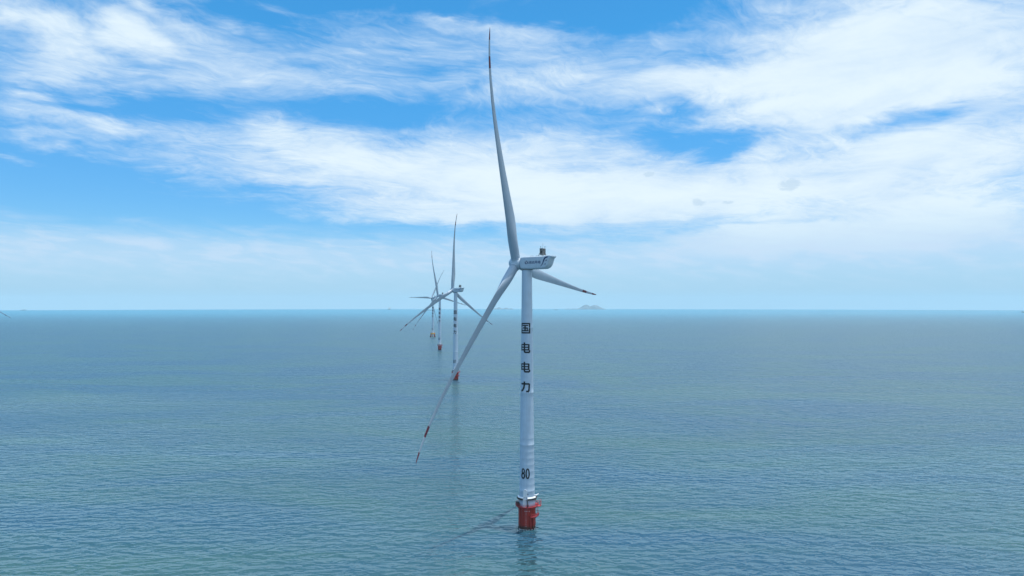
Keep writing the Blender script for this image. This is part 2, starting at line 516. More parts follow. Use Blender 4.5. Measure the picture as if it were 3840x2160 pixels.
# ------------------------------------------------------------------ the sea
SEA_R = 14150.0
sea = MB()
rad = [0, 120, 240, 360, 480, 640, 860, 1150, 1550, 2100, 2900, 4000, 5600, 8000, 11000, SEA_R]
sg = 180
vs = [(0, 0, 0)]
fs = []
for r_ in rad[1:]:
    for i in range(sg):
        a = 2 * math.pi * i / sg
        vs.append((r_ * math.cos(a), r_ * math.sin(a), 0))
for i in range(sg):
    fs.append((0, 1 + i, 1 + (i + 1) % sg))
for j in range(len(rad) - 2):
    for i in range(sg):
        k = (i + 1) % sg
        fs.append((1 + j * sg + i, 1 + (j + 1) * sg + i, 1 + (j + 1) * sg + k, 1 + j * sg + k))
sea.add(vs, fs)
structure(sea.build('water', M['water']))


# ------------------------------------------------------------------ islands on the horizon
def island(cx, cy, half_w, half_d, peaks, label):
    mb = MB()
    nx, ny = 90, 26
    vs = []
    rnd = random.Random(int(cx) + 5)
    ph = [rnd.uniform(0, 6.28) for _ in range(12)]
    for j in range(ny + 1):
        for i in range(nx + 1):
            x = -half_w + 2 * half_w * i / nx
            y = -half_d + 2 * half_d * j / ny
            h = 0.0
            for (px, pw, phh) in peaks:
                h = max(h, phh * math.exp(-((x - px) / pw) ** 2 * 1.2))
            h *= max(0.0, 1 - (y / half_d) ** 2) ** 0.8
            wob = sum(math.sin(x * 0.018 * (k + 1) + ph[k] + y * 0.013 * (k + 2)) / (k + 1) for k in range(6))
            h = h * (1 + 0.10 * wob) - 2.5
            vs.append((x, y, h))
    fs = [(j * (nx + 1) + i, j * (nx + 1) + i + 1, (j + 1) * (nx + 1) + i + 1, (j + 1) * (nx + 1) + i)
          for j in range(ny) for i in range(nx)]
    mb.add(vs, fs)
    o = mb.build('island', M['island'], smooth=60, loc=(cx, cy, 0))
    structure(o)
    o['label'] = label
    return o


island(1420, 13500, 420, 260, [(45, 130, 82), (210, 150, 84), (330, 60, 22), (-190, 100, 16), (-310, 80, 12), (-110, 50, 16)],
       'twin peaked island in haze right of the nearest turbine tower')
island(-330, 13550, 370, 240, [(75, 60, 44), (20, 100, 26), (210, 80, 30), (310, 50, 22), (-150, 80, 12)],
       'low island in haze left of the nearest turbine tower')

# ------------------------------------------------------------------ wind turbine
HUB_Z = 124.5
OVERHANG = 5.74
BLADE_R = 106.4
TILT = R(6.26)
CONE = math.tan(R(3.5))
TOWER_BOT, TOWER_TOP = 10.6, 121.3


def tower_radius(z):
    return 3.62 + (2.38 - 3.62) * (z - 14.5) / (121.3 - 14.5)


TEXT_AZ = -90.0 - 16.0      # bearing (math angle, deg) the lettering faces, as seen from above


def cyl_strokes(mb, strokes, width, height, zc_, az_deg, proud=0.03, rfun=tower_radius, mi=0):
    """strokes: polylines in a unit box with a pen width; wrapped on the tower"""
    lay = 0
    for (pts, pen) in strokes:
        pts = [Vector(p) for p in pts]
        for k in range(len(pts) - 1):
            a, b = pts[k], pts[k + 1]
            d = Vector(((b.x - a.x) * width, (b.y - a.y) * height))
            L = d.length
            if L < 1e-6:
                continue
            d /= L
            n = Vector((-d.y, d.x)) * pen / 2
            ax, ay = a.x * width - d.x * pen * 0.42 * (k > 0), a.y * height - d.y * pen * 0.42 * (k > 0)
            bx, by = b.x * width + d.x * pen * 0.42 * (k < len(pts) - 2), b.y * height + d.y * pen * 0.42 * (k < len(pts) - 2)
            seg = max(1, int(L / 0.35))
            lay += 1
            pr = proud + 0.0035 * lay
            vs = []
            for i in range(seg + 1):
                u = i / seg
                x, y = ax + (bx - ax) * u, ay + (by - ay) * u
                for s in (1, -1):
                    xx, yy = x + n.x * s - width / 2, y + n.y * s - height / 2
                    z = zc_ + yy
                    for rr in (rfun(z) + pr, rfun(z) - 0.05):
                        ang = R(az_deg) + xx / rfun(z)
                        vs.append((rr * math.cos(ang), rr * math.sin(ang), z))
            fs = []
            for i in range(seg):
                o = i * 4
                fs += [(o, o + 4, o + 6, o + 2), (o, o + 1, o + 5, o + 4), (o + 2, o + 6, o + 7, o + 3)]
            fs += [(0, 2, 3, 1), (seg * 4, seg * 4 + 1, seg * 4 + 3, seg * 4 + 2)]
            mb.add(vs, fs, mi)


def ell(cx, cy, rx, ry, n=28, a0=0, a1=360):
    return [(cx + rx * math.cos(R(a0 + (a1 - a0) * i / n)), cy + ry * math.sin(R(a0 + (a1 - a0) * i / n))) for i in range(n + 1)]


PEN = 0.62
CHAR = {
    'guo': [([(0.06, 0.0), (0.06, 1.0)], 0.78), ([(0.94, 0.0), (0.94, 1.0)], 0.78), ([(0.06, 0.945), (0.94, 0.945)], 0.68),
            ([(0.06, 0.06), (0.94, 0.06)], 0.68), ([(0.18, 0.76), (0.80, 0.76)], 0.58), ([(0.22, 0.53), (0.78, 0.53)], 0.58),
            ([(0.16, 0.27), (0.82, 0.27)], 0.58), ([(0.48, 0.76), (0.48, 0.27)], 0.68), ([(0.66, 0.47), (0.75, 0.35)], 0.5)],
    'dian': [([(0.06, 0.20), (0.06, 0.83)], 0.76), ([(0.86, 0.24), (0.86, 0.83)], 0.76), ([(0.06, 0.79), (0.86, 0.79)], 0.64),
             ([(0.06, 0.54), (0.86, 0.54)], 0.58), ([(0.06, 0.29), (0.86, 0.29)], 0.64),
             ([(0.42, 1.0), (0.42, 0.16), (0.47, 0.07), (0.56, 0.05), (0.86, 0.05), (0.93, 0.10), (0.95, 0.24)], 0.76)],
    'li': [([(0.03, 0.77), (0.92, 0.77)], 0.78), ([(0.92, 0.80), (0.90, 0.35), (0.87, 0.12), (0.80, 0.05), (0.60, 0.06)], 0.78),
           ([(0.43, 1.0), (0.42, 0.68), (0.36, 0.40), (0.24, 0.19), (0.04, 0.05)], 0.82)],
    '8': [(ell(0.5, 0.735, 0.33, 0.225), 0.58), (ell(0.5, 0.275, 0.40, 0.245), 0.58)],
    '0': [(ell(0.5, 0.5, 0.40, 0.47, 36), 0.58)],
    '1': [([(0.62, 0.0), (0.62, 1.0)], 0.48), ([(0.62, 0.98), (0.30, 0.78)], 0.42)],
    '2': [(ell(0.5, 0.72, 0.38, 0.25, 18, 165, -30) + [(0.10, 0.04)], 0.58), ([(0.08, 0.05), (0.92, 0.05)], 0.58)],
    '3': [(ell(0.46, 0.74, 0.38, 0.22, 18, 150, -80), 0.58), (ell(0.46, 0.27, 0.42, 0.25, 18, 80, -150), 0.58)],
}


def ring_pts(r, z, n, a0=0.0, a1=360.0):
    return [(r * math.cos(R(a0 + (a1 - a0) * i / n)), r * math.sin(R(a0 + (a1 - a0) * i / n)), z) for i in range(n + (0 if a1 - a0 == 360 else 1))]


def pol(r, deg, z):
    return (r * math.cos(R(deg)), r * math.sin(R(deg)), z)


def build_tower(root, number):
    prof = [(tower_radius(13.9), 13.9)]
    z = 14.5
    seams = [14.5 + 3.05 * k for k in range(1, 35)]
    flanges = (16.2, 38.0, 64.0, 92.5)
    for s in seams:
        if s > TOWER_TOP - 1:
            break
        r_ = tower_radius(s)
        bead = 0.003
        if s in seams[1:9]:
            bead = 0.010
        if min(abs(s - q) for q in flanges) < 1.6:
            bead = 0.03
        prof += [(r_, s - 0.10), (r_ + bead, s - 0.04), (r_ + bead, s + 0.04), (r_, s + 0.10)]
    prof += [(tower_radius(TOWER_TOP - 0.3), TOWER_TOP - 0.3), (2.52, TOWER_TOP - 0.28), (2.52, TOWER_TOP)]
    tw = MB().lathe(prof, 96).build('tower', M['white'], root, smooth=35)
    # lettering
    for nm, zz in (('guo', 93.6), ('dian', 84.5), ('dian', 75.4), ('li', 66.2)):
        mb = MB()
        w_ = 4.75
        cyl_strokes(mb, CHAR[nm], w_, 4.9, zz, TEXT_AZ - 2.0)
        c = mb.build('character', M['black'], tw)
    dw = 1.75
    for k, ch in enumerate(number):
        mb = MB()
        off = (k - (len(number) - 1) / 2) * 2.15
        cyl_strokes(mb, CHAR[ch], dw, 4.55, 25.8, TEXT_AZ + 2 + math.degrees(off / tower_radius(25.8)))
        mb.build('digit', M['black'], tw)
    # entrance door with arched white frame
    az_ = TEXT_AZ + 2
    dr = MB()
    rz = tower_radius(16.5)
    dpts = [(-0.75, 14.9), (-0.75, 17.6)] + [(-0.75 * math.cos(R(a)), 17.6 + 0.75 * math.sin(R(a))) for a in range(15, 180, 15)] + [(0.75, 17.6), (0.75, 14.9)]
    dr.path([pol(rz + 0.22, az_ + math.degrees(x / rz), zz) for x, zz in dpts], 0.16, 6)
    dr.box(pol(rz + 0.10, az_, 16.4), (0.1, 1.30, 3.0), (0, 0, R(az_)), 0)
    for zz in (16.9, 15.4):
        dr.tube(pol(rz + 0.32, az_ - 9, zz), pol(rz + 0.32, az_ + 9, zz), 0.10, mi=0)
    door = dr.build('door', [M['pale']], tw, smooth=40)
    pn = MB().box(pol(rz + 0.02, az_ + 17, 16.2), (0.12, 0.8, 0.5), (0, 0, R(az_ + 17)))
    pn.build('door_sign', M['navy'], tw)
    return tw


def build_foundation(root):
    """single red pile with grey collar, platform, boat landing and gallery"""
    # pile
    prof = [(4.05, -3.0), (4.05, 2.0), (4.16, 2.05), (4.16, 2.45), (4.05, 2.5), (4.05, 6.1), (4.13, 6.14), (4.13, 6.34), (4.05, 6.38), (4.05, 10.0), (4.3, 10.05), (4.3, 10.3)]
    pile = MB().lathe(prof, 80).build('pile', M['pile'], root, smooth=35)
    for k in range(9):                                     # draft marks up the pile
        zz = 1.6 + k * 0.95
        mb = MB()
        mb.box(pol(4.07, -98, zz), (0.06, 0.20 if k % 3 else 0.34, 0.13), (0, 0, R(-98)))
        mb.build('draft_mark', M['pale'], pile)
    for a in (-104.5, -92.5, -76):
        MB().box(pol(4.08, a, 8.55), (0.06, 0.55, 0.14), (0, 0, R(a))).build('white_mark', M['pale'], pile)
    for a in (-140, -66, -52, -120):
        t = MB().tube(pol(4.22, a, -1.5), pol(4.22, a, 10.0), 0.14)
        t.build('cable_pipe', M['pile'], pile)
    # collar of the transition piece
    prof = [(3.95, 10.32), (3.95, 13.3), (4.06, 13.35), (4.06, 13.85), (3.7, 13.9)]
    collar = MB().lathe(prof, 72).build('transition_collar', M['white'], root, smooth=35)
    # work platform
    pf = MB()
    pf.lathe([(3.97, 10.34), (5.45, 10.34), (5.45, 10.62), (3.97, 10.62)], 16, 0, 2 * math.pi, caps=False)
    for a in range(0, 360, 30):
        pf.tube(pol(4.05, a, 8.9), pol(5.2, a, 10.35), 0.12)
    plat = pf.build('work_platform', M['rail'], root)
    rl = MB()
    for zz in (11.15, 11.7):
        rl.path(ring_pts(5.4, zz, 32), 0.055, 5, True)
    for a in range(0, 360, 12):
        rl.tube(pol(5.4, a, 10.6), pol(5.4, a, 11.72), 0.06, seg=5)
    # mesh infill panels on the boat-landing side
    for a in range(-70, 60, 12):
        rl.tube(pol(5.4, a, 10.65), pol(5.4, a + 12, 11.7), 0.04, seg=4)
        rl.tube(pol(5.4, a, 11.7), pol(5.4, a + 12, 10.65), 0.04, seg=4)
    rl.build('railing', M['rail'], plat)
    # outboard walkway with its raised railing over the boat landing
    wk = MB()
    wk.box(pol(5.95, -15, 10.5), (1.5, 2.6, 0.2), (0, 0, R(-15)))
    wkp = wk.build('walkway', M['rail'], root)
    wr = MB()
    for s in (-1.2, 0, 1.2):
        c = Vector(pol(6.6, -15, 0)) + Vector((-math.sin(R(-15)), math.cos(R(-15)), 0)) * s
        wr.tube((c.x, c.y, 10.5), (c.x, c.y, 13.2), 0.07, seg=5)
    for zz in (11.4, 12.3, 13.2):
        a_ = Vector(pol(6.6, -15, zz)); tv = Vector((-math.sin(R(-15)), math.cos(R(-15)), 0))
        wr.tube(a_ - tv * 1.2, a_ + tv * 1.2, 0.06, seg=5)
        wr.tube(a_ - tv * 1.2, Vector(pol(5.3, -15, zz)) - tv * 1.2, 0.06, seg=5)
        wr.tube(a_ + tv * 1.2, Vector(pol(5.3, -15, zz)) + tv * 1.2, 0.06, seg=5)
    wr.build('railing', M['rail'], wkp)
    # caged ladder down to the rest platform
    ld = MB()
    for s in (-0.35, 0.35):
        c0 = Vector(pol(5.0, -18, 0)) + Vector((-math.sin(R(-18)), math.cos(R(-18)), 0)) * s
        ld.tube((c0.x, c0.y, 6.4), (c0.x, c0.y, 11.6), 0.06, seg=5)
    for k in range(16):
        zz = 6.6 + k * 0.3
        c = Vector(pol(5.0, -18, zz)); tv = Vector((-math.sin(R(-18)), math.cos(R(-18)), 0))
        ld.tube(c - tv * 0.35, c + tv * 0.35, 0.035, seg=4)
    for zz in (7.4, 8.4, 9.4):
        c = Vector(pol(5.0, -18, zz)); tv = Vector((-math.sin(R(-18)), math.cos(R(-18)), 0)); ov = Vector((math.cos(R(-18)), math.sin(R(-18)), 0))
        ld.path([c - tv * 0.35, c - tv * 0.45 + ov * 0.6, c + ov * 0.85, c + tv * 0.45 + ov * 0.6, c + tv * 0.35], 0.045, 4)
    ld.build('access_ladder', M['rail'], root)
    # rest platform: a broad arc low on the landing side
    rp = MB()
    rp.lathe([(4.1, 5.95), (5.75, 5.95), (5.75, 6.2), (4.1, 6.2), (4.1, 5.95)], 12, R(-74), R(10), caps=False)
    for a in (-70, -50, -30, -10, 6):
        rp.tube(pol(4.1, a, 4.6), pol(5.5, a, 5.96), 0.10)
    rest = rp.build('rest_platform', M['rail'], root)
    rr = MB()
    for zz in (6.75, 7.3):
        rr.path(ring_pts(5.7, zz, 12, -74, 10), 0.055, 5)
    for a in range(-74, 11, 7):
        rr.tube(pol(5.7, a, 6.2), pol(5.7, a, 7.32), 0.055, seg=5)
    rr.build('railing', M['rail'], rest)
    # boat landing: two fender tubes with stand-offs
    for a in (-72, -54):
        bl = MB()
        bl.tube(pol(4.95, a, -2.5), pol(4.95, a, 5.96), 0.24, seg=10)
        for zz in (0.8, 3.2, 5.3):
            bl.tube(pol(4.0, a, zz + 0.3), pol(4.95, a, zz), 0.15)
        bl.build('fender_tube', M['pile'], root, smooth=50)
    lad = MB()
    for s in (-65.5, -60.5):
        lad.tube(pol(4.55, s, -1.5), pol(4.55, s, 6.2), 0.06, seg=5)
    for k in range(24):
        lad.tube(pol(4.55, -65.5, -1.0 + 0.3 * k), pol(4.55, -60.5, -1.0 + 0.3 * k), 0.04, seg=4)
    lad.build('landing_ladder', M['rail'], root)
    # gallery at the tower foot: white hoods over dark ventilation drums
    gl = MB()
    for a0, a1 in ((-192, -118), (-88, -20), (0, 70), (92, 150)):
        n = 12
        gl.lathe([(3.75, 14.85), (4.15, 14.80), (4.48, 14.45), (4.48, 14.37), (4.12, 14.70), (3.75, 14.75), (3.75, 14.85)], n, R(a0), R(a1), caps=False)
    gal = gl.build('gallery_hood', M['pale'], root, smooth=30)
    for a0, n in ((-186, 7), (-84, 6), (5, 6), (96, 5)):
        for k in range(n):
            a = a0 + k * 11.0
            mb = MB().tube(pol(4.08, a, 13.98), pol(4.82, a, 13.92), 0.34, 0.30, 10)
            mb.build('ventilation_drum', M['dark'], gal, smooth=50)
    st = MB()
    for a in range(-195, 160, 13):
        st.tube(pol(4.0, a, 12.6), pol(4.55, a + 5, 14.2), 0.06, seg=4)
        st.tube(pol(4.5, a, 13.5), pol(4.5, a + 13, 13.5), 0.05, seg=4)
    st.build('gallery_bracket', M['brown'], root)
    fl = MB().box(pol(4.75, -8, 15.4), (1.5, 1.5, 0.12), (0, R(-25), R(-8)))
    fl.build('hatch_cover', M['pale'], root)
    # davit posts, crane and cabinets on the platform
    for a, h_, m in ((-112, 15.3, 'pale'), (-101, 15.0, 'pale')):
        MB().tube(pol(4.95, a, 10.6), pol(4.85, a, h_), 0.17, seg=8).build('stair_post', M[m], root, smooth=50)
    stair = MB()
    for s in (-108.5, -104.0):
        stair.tube(pol(5.0, s, 10.65), pol(4.3, s, 14.7), 0.07, seg=5)
    for k in range(10):
        u = k / 9
        stair.tube(pol(5.0 - 0.7 * u, -108.5, 10.8 + 3.8 * u), pol(5.0 - 0.7 * u, -104.0, 10.8 + 3.8 * u), 0.06, seg=4)
    stair.build('stair', M['pale'], root)
    dv = MB()
    dv.tube(pol(5.05, -88, 10.6), pol(5.05, -88, 13.6), 0.22, 0.18)
    dv.tube(pol(5.05, -88, 13.6), pol(5.7, -97, 14.1), 0.15, 0.12)
    dv.box(pol(5.05, -88, 11.5), (0.7, 0.6, 0.8), (0, 0, R(-88)))
    dv.build('davit_crane', M['dark'], root)
    for a, sz in ((-160, (1.0, 1.6, 1.7)), (-146, (0.8, 0.9, 1.2))):
        MB().box(pol(4.75, a, 10.62 + sz[2] / 2), sz, (0, 0, R(a))).build('control_cabinet', M['dark'], root)


def build_nacelle(root):
    mb = MB()

    def ring(x, zb, zt, hw, rb, rt, n=7):
        """rounded section looking along +x; rb/rt = lower/upper corner radius"""
        pts = []
        for (cy, cz, a0, r_) in ((hw - rt, zt - rt, 0, rt), (-hw + rt, zt - rt, 90, rt), (-hw + rb, zb + rb, 180, rb), (hw - rb, zb + rb, 270, rb)):
            for i in range(n):
                a = R(a0 + 90 * i / (n - 1))
                pts.append((x, cy + r_ * math.cos(a), cz + r_ * math.sin(a)))
        return pts
    Z = HUB_Z
    rings = [ring(2.75, Z - 2.15, Z + 2.15, 2.10, 2.05, 2.05),
             ring(2.70, Z - 2.45, Z + 2.40, 2.40, 2.1, 2.1),
             ring(2.35, Z - 2.85, Z + 2.68, 2.62, 1.5, 1.3),
             ring(1.6, Z - 3.05, Z + 2.78, 2.72, 1.0, 0.7),
             ring(0.4, Z - 3.10, Z + 2.80, 2.75, 0.8, 0.5),
             ring(-9.2, Z - 3.10, Z + 2.85, 2.75, 0.8, 0.5),
             ring(-10.3, Z - 3.00, Z + 2.92, 2.74, 0.9, 0.45),
             ring(-11.3, Z - 2.62, Z + 3.05, 2.70, 1.0, 0.42),
             ring(-12.0, Z - 2.05, Z + 3.16, 2.66, 1.0, 0.40),
             ring(-12.5, Z - 1.30, Z + 3.20, 2.62, 0.9, 0.36),
             ring(-12.85, Z - 0.3, Z + 3.20, 2.60, 0.7, 0.34),
             ring(-13.15, Z + 0.9, Z + 3.16, 2.60, 0.5, 0.32),
             ring(-13.45, Z + 1.75, Z + 3.08, 2.60, 0.36, 0.3),
             ring(-14.0, Z + 2.20, Z + 2.98, 2.58, 0.28, 0.26),
             ring(-14.25, Z + 2.42, Z + 2.90, 2.56, 0.2, 0.2)]
    mb.loft(rings)
    na = mb.build('nacelle', M['nacelle'], root, smooth=40)
    # yaw skirt between tower and nacelle
    MB().lathe([(2.62, Z - 3.45), (2.75, Z - 3.3), (2.75, Z - 3.05)], 48).build('yaw_skirt', M['steel'], na, smooth=40)
    y0 = 2.752
    # curved navy stripe on the flank
    sp = [(-12.35, 2.35, .50), (-11.5, 2.2, .62), (-10.9, 1.85, .66), (-10.45, 1.2, .64), (-10.15, 0.4, .58), (-9.85, -0.4, .48), (-9.4, -1.2, .36), (-8.7, -1.95, .16)]
    for side in (1, -1):
        s = MB()
        up, dn = [], []
        for i, (x, z, w) in enumerate(sp):
            p = Vector((x, z))
            a = Vector(sp[max(0, i - 1)][:2]); b = Vector(sp[min(len(sp) - 1, i + 1)][:2])
            d = (b - a).normalized(); n = Vector((-d.y, d.x)) * w / 2
            up.append(p + n); dn.append(p - n)
        for i in range(len(sp) - 1):
            q = [up[i], up[i + 1], dn[i + 1], dn[i]]
            vs = [(p.x, side * (y0 - 0.25), Z + p.y) for p in q] + [(p.x, side * (y0 + 0.022), Z + p.y) for p in q]
            s.add(vs, [(4, 5, 6, 7), (0, 1, 5, 4), (2, 3, 7, 6), (1, 2, 6, 5), (3, 0, 4, 7)])
        s.build('stripe', M['navy'], na)
    for (x0, z0) in ((-11.9, 0.85), (-11.35, -0.85)):        # louvre gills behind the stripe
        t = MB()
        tri = [(x0, z0 + 0.22), (x0 - 0.02, z0 - 0.22), (x0 + 1.15, z0 - 0.28)]
        vs = [(x, 2.6, Z + z) for x, z in tri] + [(x, y0 + 0.02, Z + z) for x, z in tri]
        t.add(vs, [(3, 4, 5), (0, 1, 4, 3), (1, 2, 5, 4), (2, 0, 3, 5)])
        t.build('vent', M['navy'], na)
    # flank marks: roundel and slanted characters, on the near (+y) flank

    def flat(mb, strokes, x0, z0, w, h, pen, lay0=0, slant=0.0, mi=0):
        lay = lay0
        for pts in strokes:
            for k in range(len(pts) - 1):
                a = Vector((pts[k][0] * w, pts[k][1] * h)); b = Vector((pts[k + 1][0] * w, pts[k + 1][1] * h))
                d = b - a
                if d.length < 1e-6:
                    continue
                d.normalize(); n = Vector((-d.y, d.x)) * pen / 2
                a = a - d * pen * 0.4; b = b + d * pen * 0.4
                lay += 1
                q = [a + n, b + n, b - n, a - n]
                q = [(x0 - (p.x + slant * p.y), z0 + p.y) for p in q]
                yy = y0 + 0.02 + 0.003 * lay
                vs = [(x, y0 - 0.02, Z + z) for x, z in q] + [(x, yy, Z + z) for x, z in q]
                mb.add(vs, [(4, 5, 6, 7), (0, 1, 5, 4), (2, 3, 7, 6), (1, 2, 6, 5), (3, 0, 4, 7)], mi)
        return lay
    lg = MB()
    disc = [(-1.15 - 0.82 * math.cos(R(a)), 0.05 + 0.82 * math.sin(R(a))) for a in range(0, 360, 10)]
    n = len(disc)
    lg.add([(x, y0 + 0.02, Z + z) for x, z in disc] + [(x, y0 - 0.02, Z + z) for x, z in disc],
           [tuple(range(n))] + [(i, (i + 1) % n, n + (i + 1) % n, n + i) for i in range(n)])
    flat(lg, [[(0.5, 0.5), (0.5, 0.08)], [(0.5, 0.5), (0.15, 0.82)], [(0.5, 0.5), (0.85, 0.82)]], -0.5, -0.6, 1.3, 1.3, 0.24, 3, 0, 1)
    lg.build('roundel', [M['navy'], M['pale']], na)
    zi = {
        'yun': [[(0.45, 0.92), (0.95, 0.92)], [(0.35, 0.66), (1.0, 0.66)], [(0.62, 0.66), (0.45, 0.36), (0.92, 0.36)], [(0.85, 0.5), (0.97, 0.28)],
                [(0.1, 0.95), (0.2, 0.85)], [(0.02, 0.62), (0.2, 0.62), (0.12, 0.2), (0.0, 0.05)], [(0.14, 0.15), (1.0, 0.04)]],
        'da': [[(0.3, 0.7), (1.0, 0.7)], [(0.65, 1.0), (0.62, 0.55), (0.35, 0.28)], [(0.66, 0.6), (0.95, 0.28)],
               [(0.1, 0.95), (0.2, 0.85)], [(0.02, 0.62), (0.2, 0.62), (0.12, 0.2), (0.0, 0.05)], [(0.14, 0.15), (1.0, 0.04)]],
        'feng': [[(0.15, 0.95), (0.13, 0.35), (0.0, 0.0)], [(0.15, 0.95), (0.82, 0.95), (0.84, 0.2), (1.0, 0.03), (1.02, 0.2)],
                 [(0.3, 0.75), (0.68, 0.2)], [(0.68, 0.75), (0.28, 0.2)]],
        'dian': [[(0.08, 0.25), (0.08, 0.85), (0.88, 0.85), (0.88, 0.28)], [(0.08, 0.57), (0.88, 0.57)], [(0.08, 0.3), (0.88, 0.3)],
                 [(0.47, 1.0), (0.47, 0.05), (0.98, 0.05), (1.0, 0.2)]],
    }
    for k, nm in enumerate(('yun', 'da', 'feng', 'dian')):
        c = MB()
        flat(c, zi[nm], -2.25 - k * 1.62, -0.58, 1.40, 1.25, 0.17, 0, 0.18)
        c.build('character', M['navy'], na)
    # roof: cooler on trestle legs, instruments, hatch rails
    cx = -8.4
    zr = Z + 2.85
    ck = MB()
    ck.box((cx, 0, zr + 2.15), (1.25, 3.0, 2.75))
    cooler = ck.build('cooler', M['brown'], na)
    fr = MB()
    for sx in (-0.68, 0.68):
        for sy in (-1.55, 1.55):
            fr.tube((cx + sx, sy, zr - 0.1), (cx + sx, sy, zr + 3.62), 0.10, seg=6)
        fr.tube((cx + sx, -1.55, zr + 0.75), (cx + sx, 1.55, zr + 2.9), 0.09, seg=5)
        fr.tube((cx + sx, 1.55, zr + 0.75), (cx + sx, -0.2, zr + 3.5), 0.07, seg=5)
    for zz in (0.74, 3.56):
        for sx in (-0.68, 0.68):
            fr.tube((cx + sx, -1.6, zr + zz), (cx + sx, 1.6, zr + zz), 0.10, seg=6)
        for sy in (-1.55, 1.55):
            fr.tube((cx - 0.7, sy, zr + zz), (cx + 0.7, sy, zr + zz), 0.10, seg=6)
    for sy in (-1.5, 1.5):
        fr.tube((cx + 0.7, sy, zr + 1.7), (cx + 1.75, sy, zr - 0.05), 0.09, seg=6)
        fr.tube((cx - 0.7, sy, zr + 1.4), (cx - 1.5, sy, zr - 0.05), 0.09, seg=6)
        fr.tube((cx + 0.7, sy, zr + 0.7), (cx + 1.2, sy, zr + 0.85), 0.06, seg=5)
    fr.build('cooler_frame', M['steel'], cooler)
    lv = MB()
    for k in range(7):
        lv.box((cx, 1.515, zr + 1.05 + k * 0.36), (1.0, 0.05, 0.10))
    lv.build('grille', M['steel'], cooler)
    fan = MB().tube((cx - 0.15, 1.50, zr + 2.0), (cx - 0.15, 1.56, zr + 2.0), 0.45, 0.45, 18)
    fan.build('fan', M['dark'], cooler)
    tp = MB()
    tp.box((cx, 0, zr + 3.70), (1.7, 3.4, 0.10))
    tp.build('cooler_roof', M['pale'], cooler)
    mast = MB()
    mast.tube((cx - 0.2, 0.2, zr + 3.7), (cx - 0.2, 0.2, zr + 6.0), 0.05, seg=5)
    mast.build('lightning_rod', M['steel'], na)
    for (sx, sy) in ((0.55, 0.9), (-0.9, -0.6)):
        an = MB()
        an.tube((cx + sx, sy, zr + 3.7), (cx + sx, sy, zr + 4.45), 0.06, seg=5)
        an.tube((cx + sx, sy, zr + 4.35), (cx + sx, sy, zr + 4.65), 0.20, 0.14, 8)
        an.build('anemometer', M['dark'], na)
    lt = MB().tube((cx, -0.3, zr + 3.72), (cx, -0.3, zr + 4.15), 0.28, 0.24, 10)
    lt.build('obstruction_lamp', M['pale'], na)
    for (x0, x1, hh) in ((-5.9, -7.2, 0.30), (-3.0, -4.4, 0.22)):
        hr = MB().path([(x0, 1.9, zr - 0.05), (x0, 1.9, zr + hh), (x1, 1.9, zr + hh), (x1, 1.9, zr - 0.05)], 0.06, 5)
        hr.build('roof_rail', M['steel'], na)
    return na


BEND = -0.053


